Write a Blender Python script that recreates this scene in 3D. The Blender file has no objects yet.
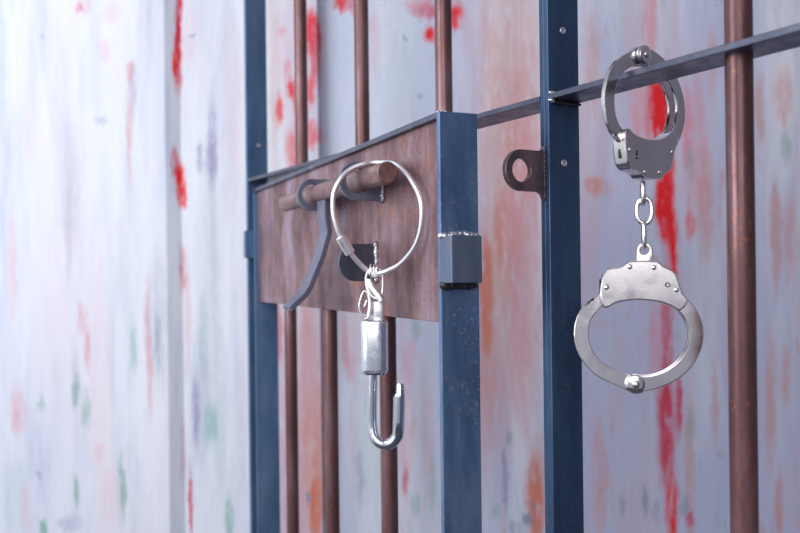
import bpy, bmesh, math, random
from mathutils import Vector, Matrix
random.seed(7)
C = bpy.context.scene.collection
PI = math.pi
EYE = 1.45                                  # camera height above the floor

# ------------------------------------------------------------------ helpers
def mesh_obj(name, bm, mat, parent=None, smooth=False, label=None, ang=38):
    bmesh.ops.recalc_face_normals(bm, faces=bm.faces)
    me = bpy.data.meshes.new(name)
    bm.to_mesh(me); bm.free()
    if smooth:
        for p in me.polygons: p.use_smooth = True
        try: me.set_sharp_from_angle(angle=math.radians(ang))
        except Exception: pass
    me.materials.append(mat)
    o = bpy.data.objects.new(name, me); C.objects.link(o)
    if parent: o.parent = parent
    if label: o['label'] = label
    return o

def thing(name, label, cat, loc=(0, 0, 0), rotz=0, group=None):
    o = bpy.data.objects.new(name, None); C.objects.link(o)
    o.empty_display_size = .05
    o.location = loc; o.rotation_euler = (0, 0, rotz)
    o['label'] = label; o['category'] = cat
    if group: o['group'] = group
    return o

def add_box(bm, x0, x1, y0, y1, z0, z1, bev=0.0):
    t = bmesh.new()
    bmesh.ops.create_cube(t, size=1)
    for v in t.verts:
        v.co = Vector(((x0+x1)/2+v.co.x*(x1-x0), (y0+y1)/2+v.co.y*(y1-y0), (z0+z1)/2+v.co.z*(z1-z0)))
    if bev: bmesh.ops.bevel(t, geom=t.edges[:], offset=bev, segments=2, affect='EDGES', profile=.5)
    merge(bm, t)

def merge(bm, t, M=None):
    if M is not None: bmesh.ops.transform(t, matrix=M, verts=t.verts)
    vm = {}
    for v in t.verts: vm[v] = bm.verts.new(v.co)
    for f in t.faces:
        try: bm.faces.new([vm[v] for v in f.verts])
        except ValueError: pass
    t.free()

def add_tube(bm, pts, r, seg=14, closed=False, caps=True, round_end=0.0):
    """swept round section through pts; r is a number or a list"""
    P = [Vector(p) for p in pts]; n = len(P)
    R = r if isinstance(r, (list, tuple)) else [r]*n
    rings = []; prev = None
    for i in range(n):
        if closed: t = (P[(i+1) % n]-P[i-1]).normalized()
        else: t = (P[min(i+1, n-1)]-P[max(i-1, 0)]).normalized()
        if prev is None:
            a = Vector((0, 0, 1)) if abs(t.z) < .9 else Vector((1, 0, 0))
            u = t.cross(a).normalized()
        else:
            u = (prev - t*prev.dot(t)).normalized()
        prev = u; w = t.cross(u)
        rings.append([bm.verts.new(P[i]+(u*math.cos(2*PI*k/seg)+w*math.sin(2*PI*k/seg))*R[i]) for k in range(seg)])
    m = n if closed else n-1
    for i in range(m):
        A, B = rings[i], rings[(i+1) % n]
        off = 0
        if closed and i == n-1:            # best matching twist
            off = min(range(seg), key=lambda q: (A[0].co-B[q].co).length)
        for k in range(seg):
            bm.faces.new((A[k], A[(k+1) % seg], B[(k+1+off) % seg], B[(k+off) % seg]))
    if not closed and caps:
        bm.faces.new(rings[0][::-1]); bm.faces.new(rings[-1])

def rod(bm, p0, p1, r, seg=28, ch=0.0):
    p0 = Vector(p0); p1 = Vector(p1); d = (p1-p0).normalized()
    if ch: add_tube(bm, [p0, p0+d*ch, p1-d*ch, p1], [r-ch, r, r, r-ch], seg)
    else: add_tube(bm, [p0, p1], r, seg)

def smooth_path(pts, sub=6, closed=False):
    P = [Vector(p) for p in pts]; n = len(P); out = []
    rng = n if closed else n-1
    for i in range(rng):
        if closed: a, b, c, d = P[i-1], P[i], P[(i+1) % n], P[(i+2) % n]
        else: a, b, c, d = P[max(i-1, 0)], P[i], P[i+1], P[min(i+2, n-1)]
        for k in range(sub):
            t = k/sub
            out.append(.5*((2*b)+(c-a)*t+(2*a-5*b+4*c-d)*t*t+(3*b-a-3*c+d)*t**3))
    if not closed: out.append(P[-1])
    return out

def plate2d(outer, holes, t0, t1, bev=0.0, axis='s'):
    """flat plate cut from an outline (a, b) with optional holes, thickness t0..t1.
    returns a bmesh with coords (t, a, b)"""
    bm = bmesh.new()
    loops = [outer]+holes
    edges = []
    for L in loops:
        vs = [bm.verts.new((t0, a, b)) for a, b in L]
        for i in range(len(vs)): edges.append(bm.edges.new((vs[i], vs[(i+1) % len(vs)])))
    bmesh.ops.triangle_fill(bm, edges=edges, use_beauty=True, use_dissolve=False)
    bmesh.ops.dissolve_limit(bm, angle_limit=.01, verts=bm.verts, edges=bm.edges) if not holes else None
    g = bmesh.ops.extrude_face_region(bm, geom=bm.faces[:])
    vs = [e for e in g['geom'] if isinstance(e, bmesh.types.BMVert)]
    bmesh.ops.translate(bm, verts=vs, vec=(t1-t0, 0, 0))
    bmesh.ops.recalc_face_normals(bm, faces=bm.faces)
    if bev:
        es = [e for e in bm.edges if len(e.link_faces) == 2 and e.calc_face_angle(0) > .6
              and abs(abs(e.link_faces[0].normal.x)-abs(e.link_faces[1].normal.x)) > .5]
        bmesh.ops.bevel(bm, geom=es, offset=bev, segments=2, affect='EDGES', profile=.5)
    return bm

def circle(ca, cb, r, n=40, a0=0, a1=2*PI, rb=None):
    rb = rb or r
    full = abs(a1-a0-2*PI) < 1e-6
    m = n if full else n+1
    return [(ca+r*math.cos(a0+(a1-a0)*k/n), cb+rb*math.sin(a0+(a1-a0)*k/n)) for k in range(m)]

def add_weld(bm, p0, p1, r=.0022, n=9, jit=.0007):
    p0 = Vector(p0); p1 = Vector(p1); n = int(n*3.2); r *= .85; jit *= .7
    for k in range(n):
        t = bmesh.new(); bmesh.ops.create_icosphere(t, subdivisions=2, radius=r*random.uniform(.8, 1.25))
        c = p0.lerp(p1, (k+.5)/n)+Vector([random.uniform(-jit, jit) for _ in range(3)])
        merge(bm, t, Matrix.Translation(c) @ Matrix.Diagonal((random.uniform(.8,1.3), random.uniform(.9,1.5), random.uniform(.6,1.2), 1)))

def add_dome(bm, c, ax, r, h):
    """low rivet head: c centre of its foot, ax unit axis"""
    ax = Vector(ax).normalized(); c = Vector(c)
    pts = []; R = []
    for k in range(6):
        a = PI/2*k/5
        pts.append(c+ax*h*math.sin(a)); R.append(max(r*math.cos(a), r*.05))
    add_tube(bm, [c-ax*h*.3]+pts, [r]+R, 16)

# ------------------------------------------------------------------ materials
def new_mat(name):
    m = bpy.data.materials.new(name); m.use_nodes = True
    nt = m.node_tree; b = nt.nodes['Principled BSDF']
    return m, nt, b
def N(nt, t, **kw):
    n = nt.nodes.new(t)
    for k, v in kw.items(): setattr(n, k, v)
    return n
def coords(nt, scale):
    tc = N(nt, 'ShaderNodeTexCoord'); mp = N(nt, 'ShaderNodeMapping')
    mp.inputs['Scale'].default_value = scale
    nt.links.new(tc.outputs['Object'], mp.inputs['Vector'])
    return mp.outputs['Vector']
def noise(nt, vec, sc, det=5, rough=.6):
    n = N(nt, 'ShaderNodeTexNoise'); n.inputs['Scale'].default_value = sc
    n.inputs['Detail'].default_value = det; n.inputs['Roughness'].default_value = rough
    nt.links.new(vec, n.inputs['Vector']); return n.outputs['Fac']
def ramp(nt, fac, stops):
    r = N(nt, 'ShaderNodeValToRGB'); e = r.color_ramp.elements
    while len(e) < len(stops): e.new(.5)
    for i, (p, c) in enumerate(stops):
        e[i].position = p; e[i].color = c if len(c) == 4 else (*c, 1)
    nt.links.new(fac, r.inputs['Fac']); return r.outputs['Color']
def mix(nt, fac, a, b, mode='MIX'):
    m = N(nt, 'ShaderNodeMix', data_type='RGBA', blend_type=mode)
    for s, v in ((m.inputs[0], fac), (m.inputs[6], a), (m.inputs[7], b)):
        if isinstance(v, (int, float)): s.default_value = v
        elif isinstance(v, tuple): s.default_value = (*v, 1) if len(v) == 3 else v
        else: nt.links.new(v, s)
    return m.outputs[2]
def bump(nt, b, h, strength, dist=.0005):
    n = N(nt, 'ShaderNodeBump'); n.inputs['Strength'].default_value = strength; n.inputs['Distance'].default_value = dist
    nt.links.new(h, n.inputs['Height']); nt.links.new(n.outputs['Normal'], b.inputs['Normal'])

def steel_mat(name, c0, c1, c2, speck, speck_amt, metal=.55, rough=.42, sc=30, stretch=(1, 1, .25)):
    m, nt, b = new_mat(name)
    v = coords(nt, stretch); v1 = coords(nt, (1, 1, 1))
    base = ramp(nt, noise(nt, v, sc, 6, .65), [(.3, c0), (.5, c1), (.72, c2)])
    sp = ramp(nt, noise(nt, v1, 330, 4, .6), [(.60-speck_amt*.1, (0, 0, 0)), (.70-speck_amt*.1, (1, 1, 1))])
    area = ramp(nt, noise(nt, v1, 26, 3, .5), [(.42, (.05, .05, .05)), (.62, (1, 1, 1))])
    f = mix(nt, 1.0, sp, area, 'MULTIPLY')
    nt.links.new(mix(nt, f, base, speck), b.inputs['Base Color'])
    b.inputs['Metallic'].default_value = metal
    rr = ramp(nt, noise(nt, v, sc*2.2, 4), [(.3, (rough-.1,)*3), (.7, (rough+.14,)*3)])
    nt.links.new(rr, b.inputs['Roughness'])
    bump(nt, b, noise(nt, v1, 420, 3), .25, .0004)
    return m

blued = steel_mat('blued_steel', (.045, .10, .215), (.105, .19, .345), (.22, .31, .45), (.26, .29, .38), .45, rough=.34)
dark_blued = steel_mat('dark_blued_steel', (.024, .052, .11), (.038, .082, .165), (.065, .125, .22), (.12, .11, .13), .3, rough=.38)
blued_far = steel_mat('mill_scale_steel', (.06, .13, .25), (.10, .19, .34), (.16, .26, .40), (.22, .17, .16), .2)
rail_m = steel_mat('grey_flat_steel', (.05, .055, .085), (.085, .095, .14), (.13, .14, .20), (.16, .11, .11), .2, metal=.6, rough=.34)
bar_m = steel_mat('rusty_round_bar', (.07, .032, .038), (.145, .068, .070), (.26, .165, .18), (.30, .10, .05), .2, metal=.5, rough=.33, sc=24)
bolt_m = steel_mat('brown_bolt_steel', (.12, .06, .062), (.21, .115, .11), (.34, .23, .23), (.35, .14, .08), .4, metal=.5, rough=.36, sc=60, stretch=(.4, 1, 1))
tab_m = steel_mat('dark_tab_steel', (.05, .05, .075), (.12, .085, .105), (.20, .13, .14), (.30, .13, .09), .3, metal=.5, rough=.36, sc=50)
dark_tab_m = steel_mat('slate_tab_steel', (.045, .055, .085), (.075, .085, .12), (.12, .12, .16), (.2, .12, .1), .2, metal=.5, rough=.4, sc=40)

def plate_mat():
    m, nt, b = new_mat('rusty_lock_plate_steel')
    v1 = coords(nt, (1, 1, 1)); vs = coords(nt, (1, 1, .35))
    base = ramp(nt, noise(nt, vs, 13, 8, .7), [(.36, (.07, .032, .04)), (.46, (.17, .085, .09)), (.54, (.28, .165, .175)), (.64, (.36, .29, .39))])
    rust = ramp(nt, noise(nt, v1, 21, 7, .7), [(.54, (0, 0, 0)), (.70, (.8, .8, .8))])
    c = mix(nt, rust, base, (.36, .145, .07))
    sp = ramp(nt, noise(nt, v1, 190, 4, .6), [(.60, (0, 0, 0)), (.70, (.7, .7, .7))])
    c = mix(nt, sp, c, (.07, .045, .06))
    dk = ramp(nt, noise(nt, vs, 5, 3, .5), [(.35, (.45, .45, .45)), (.6, (0, 0, 0))])
    c = mix(nt, dk, c, (.25, .22, .31))
    nt.links.new(c, b.inputs['Base Color'])
    b.inputs['Metallic'].default_value = .45
    nt.links.new(ramp(nt, noise(nt, v1, 60, 4), [(.3, (.36,)*3), (.7, (.6,)*3)]), b.inputs['Roughness'])
    bump(nt, b, noise(nt, v1, 300, 4), .3, .0005)
    return m
plate_m = plate_mat()

def chrome(name, col, rough, bmp=.05, sc=120):
    m, nt, b = new_mat(name)
    v = coords(nt, (1, 1, 1))
    nt.links.new(mix(nt, ramp(nt, noise(nt, v, sc*.5, 4), [(.35, (0, 0, 0)), (.7, (1, 1, 1))]), col, tuple(x*.86 for x in col)), b.inputs['Base Color'])
    b.inputs['Metallic'].default_value = 1
    nt.links.new(ramp(nt, noise(nt, v, sc, 4), [(.3, (rough*.7,)*3), (.7, (rough*1.4,)*3)]), b.inputs['Roughness'])
    bump(nt, b, noise(nt, v, sc*2, 3), bmp, .0004)
    return m
nickel = chrome('polished_nickel', (.72, .69, .70), .17, .04)
nickel_rough = chrome('nickel_chain', (.86, .83, .82), .22, .12, 200)
chrome_lock = chrome('chrome_shackle', (.70, .73, .80), .13, .06)
brushed = chrome('brushed_padlock_case', (.84, .87, .93), .24, .12, 260)
m, nt, b = new_mat('silver_wire'); b.inputs['Base Color'].default_value = (.86, .84, .85, 1); b.inputs['Metallic'].default_value = .9; b.inputs['Roughness'].default_value = .34; wire_m = m
white_metal = chrome('pale_clip_metal', (.90, .90, .90), .38, .1, 200)
weld_m = chrome('bright_weld_bead', (.75, .74, .80), .35, .5, 400)
m, nt, b = new_mat('burnt_weld_scale'); b.inputs['Base Color'].default_value = (.02, .018, .02, 1); b.inputs['Roughness'].default_value = .35; burnt = m
m, nt, b = new_mat('dark_recess'); b.inputs['Base Color'].default_value = (.01, .01, .012, 1); b.inputs['Roughness'].default_value = .6; dark = m

# ------------------------------------------------------------------ painted wall
A_Y, B_Y, C_Y = 1.478, 1.492, 1.518           # the wall steps back twice, board by board
AX, BX = -.415, -.1445                      # where the two steps are
F = 830.
def at(px, py):
    """spot on the wall for a spot of the photograph"""
    x = px-400; y = 266.5-py
    X = (x+.0119*y)/F; Z = (y-.0119*x+6.26)/F
    Y = A_Y if px < 170 else (B_Y if px < 320 else C_Y)
    return X*Y, Z*Y+EYE, Y/F
RED = (.78, .015, .02); CRIM = (.60, .025, .07); PINK = (.72, .24, .30); SALM = (.62, .27, .22); ORG = (.64, .17, .09)
GRN = (.22, .42, .36); VIO = (.30, .27, .48); GRY = (.42, .45, .56); TEAL = (.15, .42, .42); SLT = (.22, .26, .36); BLUW = (.62, .70, .84); MAUV = (.58, .46, .56)
STAINS_AND_SHADE = [  # px, py, half width, half height (photo pixels), colour, strength
 (660, 112, 12.4, 36, RED, 1.23), (664, 205, 7.44, 34, RED, 1.27), (668, 160, 6.2, 60, RED, 0.91), (673, 250, 4.34, 45, RED, 1.17),
 (667, 330, 5.58, 60, CRIM, 0.715), (666, 425, 8.06, 55, CRIM, 0.936), (679, 405, 3.1, 28, CRIM, 0.91), (672, 510, 5.58, 34, RED, 0.936),
 (655, 345, 6.4, 40, PINK, 0.473), (688, 140, 4.8, 50, PINK, 0.735), (640, 120, 9.6, 50, PINK, 0.578), (635, 20, 10.4, 55, MAUV, 0.525),
 (651, 15, 5.6, 40, PINK, 0.63), (593, 60, 6.4, 40, SALM, 0.473), (594, 185, 8, 10, ORG, 0.567), (600, 188, 12.8, 8, SALM, 0.42),
 (700, 150, 6.4, 80, PINK, 0.473), (705, 205, 8, 50, SALM, 0.473), (690, 225, 4.34, 15, RED, 0.585), (600, 480, 6.4, 60, SALM, 0.42),
 (618, 380, 8, 50, MAUV, 0.367), (712, 60, 4.8, 30, ORG, 0.367), (760, 110, 4.8, 30, SALM, 0.578), (783, 95, 8, 22, SALM, 0.525), (776, 235, 4.8, 50, SALM, 0.63),
 (790, 240, 6.4, 40, SALM, 0.473), (770, 400, 4.8, 60, SALM, 0.578), (785, 375, 4, 25, SALM, 0.525), (779, 505, 4, 30, ORG, 0.525), (715, 400, 3.2, 40, ORG, 0.367),
 (690, 470, 4.8, 70, SALM, 0.473), (786, 145, 4.8, 14, GRN, 0.525), (690, 165, 3.2, 14, GRN, 0.525), (691, 425, 4.8, 14, GRN, 0.367), (622, 505, 2.4, 10, SLT, 0.578),
 (645, 500, 2.4, 16, SLT, 0.63), (655, 512, 2.4, 10, SLT, 0.525), (684, 505, 4, 9, SLT, 0.63), (690, 520, 3.72, 6, CRIM, 0.78), (720, 455, 4, 5, SLT, 0.42),
 (515, 60, 30, 150, SALM, 0.4), (505, 180, 26, 110, SALM, 0.52), (500, 225, 6, 34, ORG, 0.54), (487, 290, 6, 45, ORG, 1.02), (486, 330, 4, 22, ORG, 0.96),
 (500, 330, 28, 90, SALM, 0.5), (525, 240, 16, 170, PINK, 0.38), (497, 160, 6, 60, GRY, 0.25), (484, 405, 10, 60, SALM, 0.35), (536, 500, 8, 44, ORG, 0.9),
 (505, 485, 2.5, 26, VIO, 0.85), (504, 457, 2, 8, VIO, 0.8), (508, 440, 3, 8, SLT, 0.5), (528, 518, 5, 6, SLT, 0.8), (533, 505, 3, 3, SLT, 0.7), (515, 528, 6, 5, SLT, 0.6), (495, 512, 4, 8, GRN, 0.4),
 (395, 60, 34, 140, BLUW, 0.35), (340, 70, 18, 130, BLUW, 0.6), (347, 5, 12, 7, CRIM, 0.72), (341, 3, 5, 9, RED, 0.84), (352, 10, 8, 3, PINK, 0.7),  # narrower BLUW dab paints in the shade beside the second step
 (436, 10, 22, 7, CRIM, 0.72), (455, 14, 8, 12, RED, 0.9), (430, 33, 6, 8, RED, 1.02), (418, 3, 12, 5, PINK, 0.6), (405, 38, 2, 2, SLT, 0.8), (420, 95, 3, 3, SLT, 0.6),
 (405, 95, 16, 60, GRN, 0.14), (375, 45, 6, 30, PINK, 0.2), (372, 25, 3, 9, PINK, 0.4), (372, 440, 10, 60, GRN, 0.18), (361, 480, 3, 26, SLT, 0.5), (416, 330, 4, 12, GRN, 0.45),
 (405, 420, 8, 60, PINK, 0.3), (409, 360, 6, 18, PINK, 0.35), (405, 480, 3, 12, CRIM, 0.6), (432, 480, 3, 30, GRN, 0.45), (426, 435, 6, 60, SALM, 0.28), (351, 365, 5, 14, PINK, 0.4), (416, 507, 4, 9, GRN, 0.5),
 (345, 345, 3, 25, CRIM, 0.36), (352, 300, 25, 60, SALM, 0.25), (390, 500, 5, 30, GRY, 0.4),
 (312, 32, 6, 20, RED, 1.14), (315, 55, 4, 30, CRIM, 0.84), (291, 90, 3.5, 10, RED, 1.02), (296, 100, 3, 20, RED, 0.72), (279, 110, 4, 16, RED, 0.9), (288, 70, 3, 10, PINK, 0.7),
 (311, 92, 4, 14, RED, 0.84), (313, 135, 5, 12, RED, 0.84), (305, 118, 3, 16, CRIM, 0.72), (283, 30, 4, 5, PINK, 0.5), (292, 150, 6, 20, RED, 0.66),
 (274, 60, 5, 110, SALM, 0.3), (300, 60, 20, 80, PINK, 0.22), (292, 470, 12, 120, CRIM, 0.42), (308, 370, 6, 60, ORG, 0.72), (305, 325, 4, 25, ORG, 0.84), (312, 420, 12, 110, SALM, 0.75), (316, 505, 6, 34, ORG, 1.02),
 (308, 340, 14, 70, MAUV, 0.6), (308, 499, 2.5, 3, SLT, 0.9), (280, 420, 6, 120, MAUV, 0.45), (279, 330, 3, 30, CRIM, 0.6), (320, 470, 3, 80, SALM, 0.6),
 (179, 30, 2.6, 50, CRIM, 1.02), (177, 60, 2.5, 22, RED, 1.02), (181, 182, 4, 18, RED, 1.02), (176, 165, 2.5, 16, CRIM, 0.72), (184, 195, 2.5, 12, RED, 0.96), (190, 35, 6, 28, PINK, 0.21),
 (193, 36, 3, 2, SLT, 0.9), (212, 140, 4, 44, VIO, 0.55), (211, 160, 5, 20, VIO, 0.7), (200, 158, 3, 14, SLT, 0.6), (188, 315, 3, 50, PINK, 0.33), (183, 270, 3, 20, CRIM, 0.6),
 (202, 400, 9, 50, GRY, 0.4), (196, 412, 3, 30, VIO, 0.75), (211, 425, 6, 20, TEAL, 0.6), (220, 400, 6, 100, GRN, 0.22), (229, 520, 4, 22, GRN, 0.75), (233, 100, 8, 80, PINK, 0.15), (208, 300, 10, 100, GRY, 0.25),
 (191, 505, 2, 34, CRIM, 0.84), (183, 450, 2, 30, PINK, 0.36), (213, 230, 4, 60, GRN, 0.2), (204, 330, 4, 40, GRN, 0.3), (240, 420, 5, 60, GRY, 0.25),
 (158, 318, 9, 60, GRY, 0.45), (158, 340, 3, 24, SLT, 0.5), (150, 30, 4, 40, GRY, 0.2), (133, 90, 3, 26, VIO, 0.45), (129, 130, 2.5, 40, CRIM, 0.36), (130, 70, 3, 10, CRIM, 0.48), (104, 50, 6, 12, PINK, 0.3),
 (83, 8, 8, 8, PINK, 0.36), (80, 10, 3, 4, CRIM, 0.48), (112, 12, 9, 9, PINK, 0.21), (100, 118, 6, 3, GRY, 0.6), (42, 39, 2, 1.5, SLT, 0.6), (70, 180, 9, 60, GRY, 0.35), (60, 90, 8, 60, VIO, 0.14), (69, 230, 3, 50, GRY, 0.4),
 (30, 120, 9, 40, PINK, 0.108), (2, 60, 4, 60, GRN, 0.25), (12, 270, 4, 50, PINK, 0.3), (18, 410, 8, 22, PINK, 0.3), (17, 420, 3, 10, SALM, 0.3), (40, 405, 4, 6, GRN, 0.5), (76, 393, 3.5, 14, GRN, 0.9), (86, 410, 4, 16, GRN, 0.6),
 (76, 495, 2.5, 14, GRN, 0.8), (123, 487, 3, 26, GRN, 0.75), (88, 350, 3, 20, CRIM, 0.42), (76, 370, 3, 30, GRY, 0.35), (44, 528, 4, 8, GRN, 0.9), (38, 474, 2.5, 2.5, SLT, 0.7), (100, 452, 6, 8, PINK, 0.21), (82, 318, 4, 14, CRIM, 0.36),
 (100, 400, 10, 120, PINK, 0.108), (134, 345, 3, 24, GRN, 0.5), (149, 350, 3, 60, CRIM, 0.36), (15, 500, 10, 40, GRN, 0.2), (26, 510, 4, 24, PINK, 0.21), (70, 525, 10, 8, VIO, 0.4), (112, 500, 8, 30, PINK, 0.15),
 (60, 300, 30, 160, PINK, 0.06), (132, 230, 10, 120, GRN, 0.1),
]
def stain_group():
    g = bpy.data.node_groups.new('paint_dab', 'ShaderNodeTree')
    I = g.interface
    for nm, ty in (('Vec', 'NodeSocketVector'), ('Centre', 'NodeSocketVector'), ('Inv', 'NodeSocketVector'), ('Base', 'NodeSocketColor'), ('Paint', 'NodeSocketColor'), ('Amount', 'NodeSocketFloat'), ('Grain', 'NodeSocketFloat')):
        I.new_socket(nm, in_out='INPUT', socket_type=ty)
    I.new_socket('Out', in_out='OUTPUT', socket_type='NodeSocketColor')
    gi = g.nodes.new('NodeGroupInput'); go = g.nodes.new('NodeGroupOutput')
    s = g.nodes.new('ShaderNodeVectorMath'); s.operation = 'SUBTRACT'
    mu = g.nodes.new('ShaderNodeVectorMath'); mu.operation = 'MULTIPLY'
    ln = g.nodes.new('ShaderNodeVectorMath'); ln.operation = 'LENGTH'
    mr = g.nodes.new('ShaderNodeMapRange'); mr.interpolation_type = 'SMOOTHSTEP'
    mr.inputs['From Min'].default_value = 1.35; mr.inputs['From Max'].default_value = .45
    m1 = g.nodes.new('ShaderNodeMath'); m1.operation = 'MULTIPLY'
    m2 = g.nodes.new('ShaderNodeMath'); m2.operation = 'MULTIPLY'; m2.use_clamp = True
    mx = g.nodes.new('ShaderNodeMix'); mx.data_type = 'RGBA'
    L = g.links.new
    L(gi.outputs['Vec'], s.inputs[0]); L(gi.outputs['Centre'], s.inputs[1])
    L(s.outputs[0], mu.inputs[0]); L(gi.outputs['Inv'], mu.inputs[1]); L(mu.outputs[0], ln.inputs[0])
    L(ln.outputs['Value'], mr.inputs['Value']); L(mr.outputs[0], m1.inputs[0]); L(gi.outputs['Amount'], m1.inputs[1])
    L(m1.outputs[0], m2.inputs[0]); L(gi.outputs['Grain'], m2.inputs[1])
    L(m2.outputs[0], mx.inputs[0]); L(gi.outputs['Base'], mx.inputs[6]); L(gi.outputs['Paint'], mx.inputs[7])
    L(mx.outputs[2], go.inputs[0])
    return g

def wall_mat():
    m, nt, b = new_mat('smeared_white_paint')
    L = nt.links.new
    tc = N(nt, 'ShaderNodeTexCoord')
    vs = coords(nt, (1, 1, .10)); vb = coords(nt, (1, 1, .28)); v1 = coords(nt, (1, 1, 1))
    col = ramp(nt, noise(nt, vs, 20, 8, .7), [(.28, (.50, .56, .70)), (.42, (.68, .72, .81)), (.55, (.77, .80, .86)), (.72, (.76, .71, .78))])
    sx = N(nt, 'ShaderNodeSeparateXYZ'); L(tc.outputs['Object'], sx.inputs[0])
    busy = N(nt, 'ShaderNodeMapRange'); busy.inputs['From Min'].default_value = -.42; busy.inputs['From Max'].default_value = .25   # more smeared paint on the right-hand boards, plus lilac painted in as shade
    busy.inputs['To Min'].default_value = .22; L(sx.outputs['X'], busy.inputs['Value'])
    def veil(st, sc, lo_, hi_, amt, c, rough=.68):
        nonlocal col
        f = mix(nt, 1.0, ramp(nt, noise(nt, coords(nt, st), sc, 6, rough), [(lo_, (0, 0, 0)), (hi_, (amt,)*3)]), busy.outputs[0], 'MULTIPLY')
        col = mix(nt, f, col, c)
    veil((1, 1, .10), 9, .34, .56, .85, (.47, .50, .70), .55)  # lilac veil puts the light's fall-off to the right into the wall colour
    veil((1, 1, .14), 13, .50, .70, .6, (.62, .42, .50))
    veil((1.3, 1, .14), 17, .56, .74, .5, (.46, .60, .66))
    veil((1, 1.1, .08), 60, .52, .68, .55, (.58, .42, .54))
    veil((1.1, 1, .09), 75, .54, .70, .6, (.40, .47, .66))
    veil((1, 1, .20), 55, .60, .72, .8, (.60, .25, .22))
    veil((1, 1.2, .22), 70, .64, .73, .8, (.28, .34, .48))
    veil((1.2, 1.2, .20), 52, .65, .73, .7, (.25, .45, .38))
    # edges of the dabs are pushed about by noise, streaked downwards
    def shove(sc, st, amp, src):
        nz = N(nt, 'ShaderNodeTexNoise'); nz.inputs['Scale'].default_value = sc; nz.inputs['Detail'].default_value = 5; nz.inputs['Roughness'].default_value = .7
        L(coords(nt, st), nz.inputs['Vector'])
        sub = N(nt, 'ShaderNodeVectorMath', operation='SUBTRACT'); L(nz.outputs['Color'], sub.inputs[0]); sub.inputs[1].default_value = (.5, .5, .5)
        mul = N(nt, 'ShaderNodeVectorMath', operation='MULTIPLY'); L(sub.outputs[0], mul.inputs[0]); mul.inputs[1].default_value = amp
        add = N(nt, 'ShaderNodeVectorMath', operation='ADD'); L(src, add.inputs[0]); L(mul.outputs[0], add.inputs[1])
        return add.outputs[0]
    vec = shove(30, (1, 1, .4), (.014, 0, .04), tc.outputs['Object'])
    vec = shove(120, (1, 1, .35), (.016, 0, .050), vec)
    grain = ramp(nt, noise(nt, coords(nt, (1, 1, .16)), 130, 6, .75), [(.36, (.3, .3, .3)), (.5, (1, 1, 1))])
    g = stain_group()
    random.seed(3)
    for (px, py, rx, ry, c, amt) in STAINS_AND_SHADE:
        X, Z, k = at(px, py)
        n = nt.nodes.new('ShaderNodeGroup'); n.node_tree = g
        L(vec, n.inputs['Vec']); L(grain, n.inputs['Grain']); L(col, n.inputs['Base'])
        n.inputs['Centre'].default_value = (X, 0, Z); n.inputs['Inv'].default_value = (1/(rx*k*1.2), 0, 1/(ry*k*1.2))
        n.inputs['Paint'].default_value = (*c, 1); n.inputs['Amount'].default_value = amt
        col = n.outputs['Out']
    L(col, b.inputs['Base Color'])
    b.inputs['Roughness'].default_value = .55
    b.inputs['Specular IOR Level'].default_value = .3
    bump(nt, b, noise(nt, coords(nt, (1, 1, .5)), 60, 6, .7), .35, .0012)
    return m
wall_m = wall_mat()

def structure(o): o['kind'] = 'structure'; return o
# one stepped wall of three boards, extruded from its plan
bm = bmesh.new()
plan = [(-2.2, A_Y), (AX, A_Y), (AX+.024, B_Y), (BX, B_Y), (BX, C_Y), (2.2, C_Y), (2.2, C_Y+.12), (-2.2, C_Y+.12)]
lo = [bm.verts.new((x, y, 0)) for x, y in plan]; hi = [bm.verts.new((x, y, 2.7)) for x, y in plan]
for i in range(len(plan)):
    j = (i+1) % len(plan); bm.faces.new((lo[i], lo[j], hi[j], hi[i]))
bm.faces.new(lo); bm.faces.new(hi)
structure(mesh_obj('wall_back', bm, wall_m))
m, nt, b = new_mat('grey_concrete')
nt.links.new(ramp(nt, noise(nt, coords(nt, (1, 1, 1)), 5, 8, .7), [(.3, (.07, .07, .08)), (.7, (.13, .125, .135))]), b.inputs['Base Color']); b.inputs['Roughness'].default_value = .8
bm = bmesh.new(); add_box(bm, -2.2, 2.2, -2.2, C_Y+.12, -.1, 0)
structure(mesh_obj('floor', bm, m))

# ------------------------------------------------------------------ fixed grille  (local x along the grille, y through it, z up)
G_ROT = math.atan2(-830, 507.32); G_O = (-.2127, 1.16, 0)
grille = thing('cell_grille', 'fixed grille of blue-grey flat posts, lintel and round bars, handcuffs hanging on it', 'grille', G_O, G_ROT)
LT = EYE+.1339; LB = LT-.0046; D = .031
def flat(name, mat, parent, x0, x1, y0, y1, z0, z1, bev=.0006, label=None):
    bm = bmesh.new(); add_box(bm, x0, x1, y0, y1, z0, z1, bev); return mesh_obj(name, bm, mat, parent, label=label)
TOPZ = 2.1
hp = flat('post', blued_far, grille, -.004, .002, 0, D, 0, TOPZ)
jamb = flat('post', dark_blued, grille, .6206, .6258, 0, D, 0, TOPZ)
flat('door_stop', dark_blued, grille, .6148, .6200, .0008, D+.0, 0, TOPZ)
flat('post', dark_blued, grille, 1.25, 1.255, 0, D, 0, TOPZ)
flat('lintel', rail_m, grille, .002, .6148, 0, D, LB, LT)
flat('lintel', rail_m, grille, .6258, 1.25, 0, D, LB, LT)
flat('top_rail', rail_m, grille, -.004, 1.255, 0, D, TOPZ, TOPZ+.005)
flat('bottom_rail', rail_m, grille, .6258, 1.25, 0, D, .04, .045)
for s in (.1501, .3074, .4647):
    bm = bmesh.new(); rod(bm, (s, D/2, LT), (s, D/2, TOPZ), .008); mesh_obj('bar', bm, bar_m, grille, True)
for s in (.7793, .9366, 1.0939):
    bm = bmesh.new(); rod(bm, (s, D/2, .045), (s, D/2, TOPZ), .0082); mesh_obj('bar', bm, bar_m, grille, True)
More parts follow.
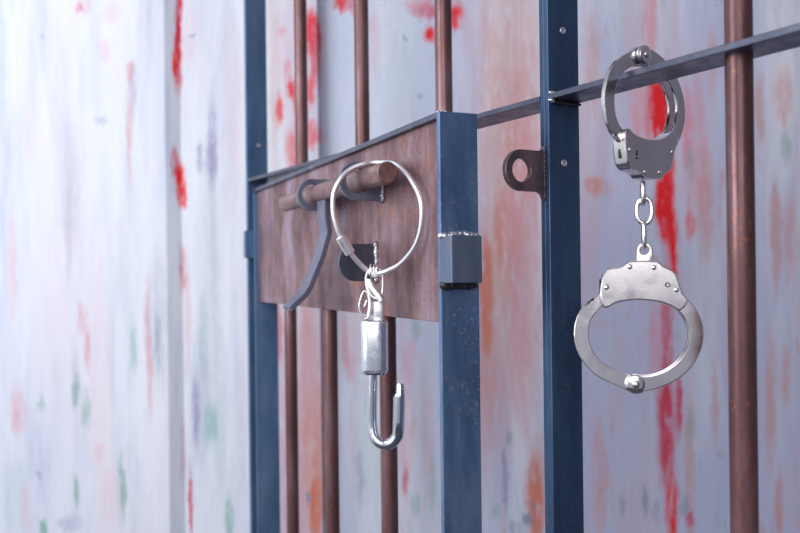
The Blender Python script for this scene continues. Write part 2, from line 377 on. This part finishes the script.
# weld beads where the lintel meets the post
bm = bmesh.new(); add_weld(bm, (.6275, .001, LT), (.6275, .011, LT), .0016, 8); add_weld(bm, (.6275, .0005, LB-.001), (.6275, .003, LB-.001), .0014, 3)
mesh_obj('weld_bead', bm, weld_m, grille, True)
bm = bmesh.new(); add_weld(bm, (.627, .004, LB-.0015), (.627, .030, LB-.0015), .0017, 14)
mesh_obj('weld_bead', bm, burnt, grille, True, label='burnt dark weld bead')
# small screws through the posts
for (s, y, z, par) in ((.6258, .0150, EYE+.1835, jamb), (.6258, .0150, EYE+.0822, jamb), (.002, .0172, EYE+.1817, hp), (.6258, .015, EYE-.45, jamb)):
    bm = bmesh.new()
    add_tube(bm, [(s, y+.0022*math.cos(a), z+.0022*math.sin(a)) for a in [2*PI*k/20 for k in range(20)]], .0006, 8, closed=True)
    rod(bm, (s-.0002, y, z), (s+.0001, y, z), .0018, 16)
    mesh_obj('screw', bm, weld_m, par, True)
# padlock eye welded to the front edge of the post
EZ = EYE+.0755
out = circle(-.0225, EZ, .0155, 30, PI/2, 3*PI/2)
out += [(-.006, EZ-.0155), (-.0025, EZ-.0175), (-.0002, EZ-.0225), (-.0002, EZ+.0195), (-.0022, EZ+.0165), (-.006, EZ+.0155)]
bm = plate2d(out, [circle(-.0228, EZ, .0088, 36)], .6165, .6212, .0007)
eye = mesh_obj('padlock_eye', bm, tab_m, grille)
bm = bmesh.new(); add_weld(bm, (.6215, -.0008, EZ-.0195), (.6215, -.0008, EZ+.0175), .0010, 20, .0004); mesh_obj('weld_bead', bm, tab_m, eye, True)

# ------------------------------------------------------------------ door
D_ROT = math.atan2(-830, 355.55); D_O = (-.2054, 1.16, 0)
door = thing('cell_door', 'half-open steel cell door with rusty lock plate, sliding bolt and round brown bars', 'door', D_O, D_ROT)
L = .5929; HT = EYE+.1188; HB = EYE-.0376; W = .032
hs = flat('hinge_stile', blued_far, door, .006, .011, 0, W, .02, HT-.0048)
fs = flat('free_stile', blued, door, L, L+.0050, 0, W, .02, HT, .0008)
flat('top_rail', rail_m, door, 0, L, 0, W, HT-.0046, HT)
flat('bottom_rail', rail_m, door, .011, L, 0, W, .02, .0246)
lp = flat('lock_plate', plate_m, door, .004, L, .0045, .0075, HB, HT-.0046, .0005, label='rusty brown-violet steel lock plate')
for s, r in ((.1312, .0078), (.289, .0078), (.453, .0078)):
    bm = bmesh.new(); rod(bm, (s, .0165, .0246), (s, .0165, HT-.0046), r); mesh_obj('bar', bm, bar_m, door, True)
for z in (EYE+.042, EYE-1.05):
    bm = bmesh.new(); hx, hy = -.0020, -.0097
    rod(bm, (hx, hy, z-.019), (hx, hy, z+.019), .0024, 20, .0004)
    rod(bm, (hx, hy, z-.0015), (hx, hy, z+.0015), .0027, 20)
    add_box(bm, hx, .0066, hy-.0010, hy+.0010, z-.019, z+.019)
    add_box(bm, .0046, .0066, hy, .001, z-.019, z+.019)
    mesh_obj('hinge', bm, blued_far, door, True)
guide_m = steel_mat('blue_grey_guide_steel', (.10, .13, .19), (.16, .19, .26), (.24, .26, .33), (.24, .15, .14), .3, metal=.55, rough=.38, sc=40)
# guide staples
def tab(name, s, t, nc, zc, r, rh, yplate=.0045, mat=tab_m):
    o = circle(nc, zc, r, 30, PI/2, 3*PI/2)+[(yplate-.004, zc-r), (yplate, zc-r-.0025), (yplate, zc+r+.0025), (yplate-.004, zc+r)]
    bm = plate2d(o, [circle(nc, zc, rh, 36)] if rh else [], s-t, s, .0006)
    p = mesh_obj(name, bm, mat, door)
    bm = bmesh.new(); add_weld(bm, (s+.001, yplate-.0015, zc-r), (s+.001, yplate-.0015, zc+r), .0017, 14, .0006)
    mesh_obj('weld_bead', bm, weld_m, p, True)
    return p
BN, BZ = -.0150, EYE+.0802
tab('bolt_guide', .4777, .005, -.0195, EYE+.0795, .0168, .0106, mat=guide_m)
tab('bolt_guide', .3408, .005, -.0175, EYE+.0800, .0160, .0106, mat=guide_m)
tab('padlock_tab', .4602, .005, -.0150, EYE+.0095, .0165, 0, mat=dark_tab_m)
bm = bmesh.new(); rod(bm, (.2290, BN, BZ), (.5345, BN, BZ), .0090, 40, .0010)
bolt = mesh_obj('bolt', bm, bolt_m, door, True, label='round brown sliding bolt')
# handle: flat strip welded under the bolt, kinked outwards
def strip(path, x0, x1, t):
    bm = bmesh.new(); secs = []
    P = [Vector((0, a, b)) for a, b in path]
    for i, p in enumerate(P):
        d0 = (P[i]-P[i-1]).normalized() if i else (P[1]-P[0]).normalized()
        d1 = (P[i+1]-P[i]).normalized() if i < len(P)-1 else d0
        d = (d0+d1).normalized(); nn = Vector((0, -d.z, d.y)); k = t/2/max(.3, d.dot(d0))
        secs.append([bm.verts.new(Vector((x, p.y, p.z))+nn*q) for x, q in ((x0, -k), (x1, -k), (x1, k), (x0, k))])
    for a, b in zip(secs, secs[1:]):
        for k in range(4): bm.faces.new((a[k], a[(k+1) % 4], b[(k+1) % 4], b[k]))
    bm.faces.new(secs[0]); bm.faces.new(secs[-1][::-1])
    bmesh.ops.recalc_face_normals(bm, faces=bm.faces)
    bmesh.ops.bevel(bm, geom=[e for e in bm.edges if e.calc_face_angle(0) > 1.0], offset=.0005, segments=2, affect='EDGES')
    return bm
Zp = EYE
bm = strip([(-.0155, Zp+.0790), (-.0152, Zp+.0560), (-.0130, Zp+.0400), (-.0200, Zp+.0170), (-.0325, Zp-.0120), (-.0380, Zp-.0205), (-.0530, Zp-.0335)], .355, .381, .0048)
mesh_obj('bolt_handle', bm, steel_mat('blue_grey_handle_steel', (.09, .10, .15), (.145, .155, .225), (.22, .23, .31), (.2, .14, .13), .3, metal=.5, rough=.38), bolt, label='flat blue-grey bolt handle bent outwards')
# catch block welded on the free stile
bm = bmesh.new(); z0, z1 = EYE-.0080, EYE+.0265
x0, x1, y0, y1 = L+.005, L+.0245, -.0010, .0240
add_box(bm, x0, x1, y0, y1, z0, z1, .0009)
blk = mesh_obj('catch_block', bm, steel_mat('catch_block_steel', (.07, .11, .19), (.12, .165, .25), (.22, .21, .28), (.25, .14, .13), .3), fs)
bm = bmesh.new(); add_weld(bm, (L+.008, -.0010, z1+.0005), (L+.008, .0285, z1+.0005), .0030, 12, .0016); add_weld(bm, (L+.012, -.0005, z1+.0002), (L+.014, .010, z1), .0016, 8, .0009)
mesh_obj('weld_bead', bm, weld_m, fs, True, label='bright silver weld bead')
bm = bmesh.new(); add_weld(bm, (L+.008, .0005, z0-.0015), (L+.008, .0265, z0-.0015), .0030, 16, .0012); mesh_obj('weld_bead', bm, burnt, fs, True, label='black burnt weld bead')
bm = bmesh.new(); add_weld(bm, (L+.001, .0003, HT), (L+.004, .006, HT), .0009, 6, .0004); mesh_obj('weld_bead', bm, weld_m, fs, True)

# ------------------------------------------------------------------ wire loop hung on the bolt (door coordinates -> world)
MD = Matrix.Translation(D_O) @ Matrix.Rotation(D_ROT, 4, 'Z')
def dw(s, n, z): return MD @ Vector((s, n, z+EYE))
loop_pts = [(.501, -.0110, .0925), (.4975, -.0225, .0910), (.495, -.0330, .0862), (.495, -.0410, .0786), (.495, -.0468, .0680), (.495, -.0482, .0583), (.495, -.0474, .0476), (.495, -.0437, .0352), (.495, -.0377, .0236),
            (.495, -.0303, .0136), (.4955, -.0220, .0050), (.498, -.0165, .0000), (.5095, -.0180, -.0015), (.5203, -.0190, -.0006), (.5296, -.0140, .0017), (.5443, -.0080, .0079), (.5605, -.0030, .0216),
            (.5687, -.0015, .0389), (.5686, -.0025, .0571), (.5566, -.0045, .0722), (.5385, -.0040, .0825), (.5200, -.0040, .0898)]
lw = [dw(*p) for p in loop_pts]
top = lw[0].copy()
ring = thing('wire_loop', 'silver wire loop with crimped ferrule and small clip, hung over the brown bolt end', 'wire loop', top)
def loc(p): return Vector(p)-top
bm = bmesh.new(); add_tube(bm, [loc(p) for p in smooth_path(lw, 8, True)], .0021, 12, closed=True); mesh_obj('wire', bm, wire_m, ring, True)
d = (lw[9]-lw[7]).normalized(); mid = lw[8]
bm = bmesh.new(); add_tube(bm, [loc(mid-d*.0084), loc(mid-d*.0078), loc(mid+d*.0078), loc(mid+d*.0084)], [.0038, .0044, .0044, .0038], 20); mesh_obj('ferrule', bm, white_metal, ring, True)
# clip seen from the camera: built upright, facing it
def cp(px, py, Y=.690):
    x = px-400; y = 266.5-py
    return Vector(((x+.0119*y)/F*Y, Y, (y-.0119*x+6.26)/F*Y+EYE))
k = .69/F
bm = bmesh.new()
for dx in (-1.6, 1.2, 3.6):
    c = cp(373+dx, 271, .691)
    add_tube(bm, [loc(c+Vector((.0008*math.sin(a)*dx*.3, .0052*math.cos(a), .0052*math.sin(a)))) for a in [2*PI*q/24 for q in range(24)]], .0011, 8, closed=True)
mesh_obj('coil', bm, nickel_rough, ring, True)
bm = bmesh.new(); add_tube(bm, [loc(p) for p in smooth_path([cp(368, 272), cp(366, 280), cp(368, 290, .687), cp(374, 298, .6855), cp(381, 297, .6855), cp(383, 285, .687), cp(381.5, 272), cp(375, 267)], 6, True)], .0009, 10, closed=True)
mesh_obj('shackle_wire', bm, nickel_rough, ring, True)
bm = bmesh.new()
add_tube(bm, [loc(p) for p in smooth_path([cp(369, 280), cp(373, 288, .688), cp(379, 296, .685), cp(381.5, 301, .6845)], 5)], [.0028]*5+[.0031]*5+[.0028]*6, 14)
mesh_obj('clip_strap', bm, white_metal, ring, True)
bm = bmesh.new(); add_tube(bm, [loc(p) for p in smooth_path([cp(369, 279), cp(369.5, 290), cp(370.5, 305), cp(369, 316)], 5)], [.0024]*8+[.0020]*8, 12); mesh_obj('clip_arm', bm, white_metal, ring, True)
bm = bmesh.new(); add_tube(bm, [loc(p) for p in smooth_path([cp(365, 291), cp(361, 298), cp(359.5, 307), cp(362, 316), cp(366.5, 318.5), cp(370.5, 312), cp(370, 300)], 6, True)], .0009, 10, closed=True)
add_tube(bm, [loc(p) for p in smooth_path([cp(360, 304), cp(364, 307), cp(367, 300)], 4)], .0009, 8)
mesh_obj('split_ring', bm, nickel_rough, ring, True)

# ------------------------------------------------------------------ padlock with the open shackle
pc = cp(374.5, 346, .692)
lock = thing('padlock', 'silver barrel padlock with open hooked shackle hanging below the wire loop', 'padlock', cp(374.5, 372, .692))
def ll(p): return Vector(p)-lock.location
bm = bmesh.new()
def barrel(bm, c, rw, rd, h, n=40, sq=3.0):
    prof = [(-h/2, .90), (-h/2+.0010, .98), (-h/2+.0022, 1.0), (h/2-.0022, 1.0), (h/2-.0010, .98), (h/2, .90)]
    rings = []
    for z, s in prof:
        r = []
        for q in range(n):
            a = 2*PI*q/n; ca, sa = math.cos(a), math.sin(a)
            kx = math.copysign(abs(ca)**(2/sq), ca); ky = math.copysign(abs(sa)**(2/sq), sa)
            r.append(bm.verts.new(c+Vector((kx*rw*s, ky*rd*s, z))))
        rings.append(r)
    for A, B in zip(rings, rings[1:]):
        for q in range(n): bm.faces.new((A[q], A[(q+1) % n], B[(q+1) % n], B[q]))
    bm.faces.new(rings[0][::-1]); bm.faces.new(rings[-1])
barrel(bm, ll(pc), .0113, .0100, .0432)
case = mesh_obj('case', bm, brushed, lock, True)
bm = bmesh.new(); c = ll(cp(378.5, 309.5, .692)); add_box(bm, c.x-.0040, c.x+.0040, -.0035+c.y, .0035+c.y, c.z-.0092, c.z+.0070, .0012); mesh_obj('stem', bm, white_metal, lock, True)
bm = bmesh.new(); add_tube(bm, [ll(pc)+Vector((0, 0, z)) for z in (-.0232, -.0212)], [.0100, .0108], 36); mesh_obj('collar', bm, chrome_lock, lock, True)
J = [cp(372.5, 366, .692), cp(372.3, 385, .692), cp(371.8, 405, .692), cp(371.8, 422, .692)]
for q in range(1, 9):
    a = PI+PI*q/9; J.append(cp(385.2+13.0*math.cos(a)+.8*q/9, 428+16.5*abs(math.sin(a)), .692-.001*q))
J += [cp(398.6, 424, .682), cp(399.0, 408, .681), cp(399.2, 396, .681)]
P = smooth_path([ll(p) for p in J], 5)
bm = bmesh.new(); add_tube(bm, P, [.0041+.0008*i/(len(P)-1) for i in range(len(P))], 22)
# notched tip
tip = P[-1]; add_box(bm, tip.x-.0036, tip.x-.0002, tip.y-.0025, tip.y+.0025, tip.z-.002, tip.z+.0022, .0009)
add_tube(bm, [tip+Vector((.0009, 0, -.001)), tip+Vector((.0010, 0, .0092)), tip+Vector((.0010, 0, .0104))], [.0038, .0033, .0026], 18)
mesh_obj('shackle', bm, chrome_lock, lock, True, label='open chrome J-shaped shackle')

# ------------------------------------------------------------------ handcuffs
MG = Matrix.Translation(G_O) @ Matrix.Rotation(G_ROT, 4, 'Z')
axis = MG @ Vector((.7026, .0165, 0))
cuffs = thing('handcuffs', 'pair of shiny nickel handcuffs with short chain, upper cuff hooked over the lintel bar', 'handcuffs', (axis.x, axis.y, EYE))
S = .000675
def px(pts): return [((x-640)*S, (y-262)*S) for x, y in pts]
BODY = px([(603, 303), (602, 290), (604.5, 276), (608, 270.5), (613, 267.5), (622, 266.5), (628, 263.5), (634, 260.5), (658, 261), (664.5, 266), (671, 269), (676.5, 274), (680, 285), (683.5, 294), (688, 301),
           (680, 311), (671, 306.5), (662, 303), (651, 301), (640, 300), (628, 301), (617, 303.5), (608, 308)])
RIGHT = px([(676, 282), (684.5, 296), (692, 304), (698, 314), (702, 326), (702.3, 340), (698.5, 354), (691.5, 366), (681, 377), (668, 385), (655, 390), (646, 392), (640, 394.5), (633, 394.5), (627, 390), (626, 384), (629, 378), (636, 375.5),
            (645, 376.5), (655, 375), (667, 370), (678, 361), (685.5, 350), (688.8, 337), (686.5, 324), (680, 313), (670, 303), (662, 292)])
LEFT = px([(630, 393), (620, 388), (606, 382), (593, 373), (583, 360.5), (577, 345), (576, 331), (578.5, 318), (583.5, 308.5), (586.5, 304.5), (588, 306), (590, 301.5), (591.5, 303), (593.5, 298.8), (595, 300.3), (597, 296.4), (598.6, 298), (601, 294), (604, 292), (612, 288),
           (616, 300), (606, 305.5), (598, 313), (592.5, 322), (590.8, 333), (592, 344), (596.5, 355), (604, 363.5), (614, 370), (625, 374), (634, 376), (641, 380), (643, 388), (637, 394.5)])
def rnd(pts, k=3): return [(p.x, p.y) for p in smooth_path([Vector((a, b, 0)) for a, b in pts], k, True)]
def cuff(name, label, M, jaw_turn, keyside):
    """cuff plane = local (x across, z from the swivel towards the hinge); y = thickness"""
    Q = Matrix(((0, 1, 0, 0), (1, 0, 0, 0), (0, 0, 1, 0), (0, 0, 0, 1)))  # plate coords (t,a,b)->(a,t,b)
    bm = bmesh.new()
    merge(bm, plate2d(rnd(BODY, 3), [], -.0056, .0056, .0011), Q)
    merge(bm, plate2d(rnd(RIGHT, 3), [], -.0047, -.0019, .0008), Q)
    merge(bm, plate2d(rnd(RIGHT, 3), [], .0019, .0047, .0008), Q)
    bmesh.ops.transform(bm, matrix=M, verts=bm.verts)
    o = mesh_obj(name, bm, nickel, cuffs, True, label, ang=17)
    h = Vector(((636.3-640)*S, 0, (385-262)*S))
    bm = bmesh.new(); merge(bm, plate2d(rnd(LEFT, 3), [], -.0016, .0016, .0006), Q)
    T = Matrix.Translation(h) @ Matrix.Rotation(jaw_turn, 4, 'Y') @ Matrix.Translation(-h)
    bmesh.ops.transform(bm, matrix=M @ T, verts=bm.verts)
    mesh_obj('jaw', bm, nickel, o, True, ang=17)
    M3 = M.to_3x3()
    for (x, y) in ((631.5, 266.5), (655, 267.5), (608.5, 287), (676.5, 290)):
        for sd in (-1, 1):
            bm = bmesh.new(); c = M @ Vector(((x-640)*S, sd*.0055, (y-262)*S)); add_dome(bm, c, M3 @ Vector((0, sd, 0)), .0018, .0012); mesh_obj('rivet', bm, nickel_rough, o, True)
    for sd in (-1, 1):
        bm = bmesh.new(); c = M @ (h+Vector((0, sd*.0046, 0))); ax = M3 @ Vector((0, sd, 0))
        add_tube(bm, [c-ax*.001, c+ax*.0007, c+ax*.0012], [.0062, .0062, .0055], 30); add_dome(bm, c+ax*.0011, ax, .0026, .0014)
        mesh_obj('hinge_rivet', bm, nickel, o, True)
    # keyhole with its pin, and slots in the narrow side of the lock case
    kx, ky = (619, 281) if keyside == 0 else (668, 285)
    bm = bmesh.new(); c = Vector(((kx-640)*S, -.0056, (ky-262)*S))
    rod(bm, M @ (c+Vector((0, .0008, 0))), M @ (c+Vector((0, -.00012, 0))), .0017, 18)
    if keyside == 0:
        t = bmesh.new(); add_box(t, c.x-.0007, c.x+.0007, c.y-.00012, c.y+.0008, c.z, c.z+.0042); merge(bm, t, M)
    mesh_obj('keyhole', bm, dark, o)
    bm = bmesh.new(); rod(bm, M @ (c+Vector((0, .0006, 0))), M @ (c+Vector((0, -.0009, 0))), .0009, 14); mesh_obj('key_pin', bm, nickel_rough, o, True)
    bm = bmesh.new()
    xs = (602.3-640)*S
    t = bmesh.new(); add_box(t, xs-.00015, xs+.002, -.0009, .0009, (279-262)*S, (288-262)*S)
    add_box(t, xs-.00015, xs+.002, -.0008, .0008, (293.5-262)*S, (296.5-262)*S); merge(bm, t, M)
    mesh_obj('case_slot', bm, dark, o)
    # swivel lug
    return o
# upper cuff: plane across the grille, hinge up;  lower cuff: flipped end for end and facing the camera
U = Matrix.Rotation(G_ROT+PI/2, 4, 'Z')            # local x -> through the grille (away from the camera side)
z_up = .0632
M_up = Matrix.Translation((0, 0, z_up)) @ Matrix.Rotation(math.radians(5), 4, 'Z') @ U
cuff('cuff', 'upper cuff closed around the lintel bar', M_up, math.radians(-3), 0)
z_lo = .0052
M_lo = Matrix.Translation((-.0050, 0, z_lo)) @ Matrix.Rotation(math.radians(-9), 4, 'Z') @ Matrix.Diagonal((1, 1, -1, 1))
cuff('cuff', 'lower cuff hanging free and facing forward', M_lo, 0, 1)
def oval(w, h, r, M, n=32):
    pts = []
    for q in range(n):
        a = 2*PI*q/n; e = .8
        x = math.copysign(abs(math.cos(a))**e, math.cos(a))*(w/2-r); z = math.sin(a)*(h/2-r)
        pts.append(M @ Vector((x, 0, z)))
    bm = bmesh.new(); add_tube(bm, pts, r, 12, closed=True); return bm
RZ = lambda d: Matrix.Rotation(math.radians(d), 4, 'Z')
mesh_obj('chain_link', oval(.0115, .0180, .0017, Matrix.Translation((-.0006, 0, .0525)) @ RZ(78)), nickel_rough, cuffs, True)
mesh_obj('chain_link', oval(.0135, .0205, .0017, Matrix.Translation((.0003, 0, .0405)) @ RZ(-12)), nickel_rough, cuffs, True)
mesh_obj('chain_link', oval(.0115, .0215, .0017, Matrix.Translation((-.0002, 0, .0237)) @ RZ(76)), nickel_rough, cuffs, True)
# swivel eyes
def swivel(z, sgn, rz):
    o = [(-.0050, 0), (-.0055, .008), (-.0050, .0118), (-.0030, .0142), (0, .0150), (.0030, .0142), (.0050, .0118), (.0055, .008), (.0050, 0)]
    bm = plate2d(rnd(o, 3), [circle(.0, .0096, .0028, 20)], -.0018, .0018, .0006)
    Q = Matrix(((0, 1, 0, 0), (1, 0, 0, 0), (0, 0, 1, 0), (0, 0, 0, 1)))
    bmesh.ops.transform(bm, matrix=Matrix.Translation((0, 0, z)) @ RZ(rz) @ Matrix.Diagonal((1, 1, sgn, 1)) @ Q, verts=bm.verts)
    mesh_obj('swivel_eye', bm, nickel_rough, cuffs, True)
swivel(.0035, 1, -9)

# ------------------------------------------------------------------ camera
cam = bpy.data.cameras.new('camera'); co = bpy.data.objects.new('camera', cam); C.objects.link(co)
cam.sensor_width = 36; cam.lens = 830/800*36
cam.clip_start = .01
co.matrix_world = Matrix.Translation((0, 0, EYE)) @ Matrix.Rotation(PI/2, 4, 'X') @ Matrix.Rotation(-.0119, 4, 'Z')
cam.shift_y = 6.26/800
cam.dof.use_dof = True; cam.dof.focus_distance = .63; cam.dof.aperture_fstop = 7.1
bpy.context.scene.camera = co

# ------------------------------------------------------------------ light
def area(name, loc_, target, size, energy, col, sy=None):
    l = bpy.data.lights.new(name, 'AREA'); l.energy = energy; l.color = col; l.size = size
    if sy: l.shape = 'RECTANGLE'; l.size_y = sy
    o = bpy.data.objects.new(name, l); C.objects.link(o); o.location = loc_
    o.rotation_euler = (Vector(target)-Vector(loc_)).to_track_quat('-Z', 'Y').to_euler(); return o
area('window_light', (-1.5, .10, 2.0), (-.60, 1.5, 1.4), 1.3, 32, (.95, .97, 1.0), 1.6)
area('fill_light', (-.35, -1.5, 2.2), (.0, .8, 1.4), 1.5, 20, (1.0, .95, .94))
wd = bpy.data.worlds.new('world'); bpy.context.scene.world = wd; wd.use_nodes = True
bg = wd.node_tree.nodes['Background']
nt = wd.node_tree
tc = N(nt, 'ShaderNodeTexCoord'); sx = N(nt, 'ShaderNodeSeparateXYZ'); nt.links.new(tc.outputs['Generated'], sx.inputs[0])
mr = N(nt, 'ShaderNodeMapRange'); mr.inputs['From Min'].default_value = -1; nt.links.new(sx.outputs['X'], mr.inputs['Value'])
nt.links.new(ramp(nt, mr.outputs[0], [(.0, (.86, .90, 1.0)), (.45, (.50, .52, .62)), (1.0, (.24, .23, .30))]), bg.inputs['Color'])
bg.inputs['Strength'].default_value = .72
vs = bpy.context.scene.view_settings
vs.view_transform = 'Standard'; vs.look = 'None'; vs.exposure = 0.0; vs.gamma = 1.0; vs.use_curve_mapping = False
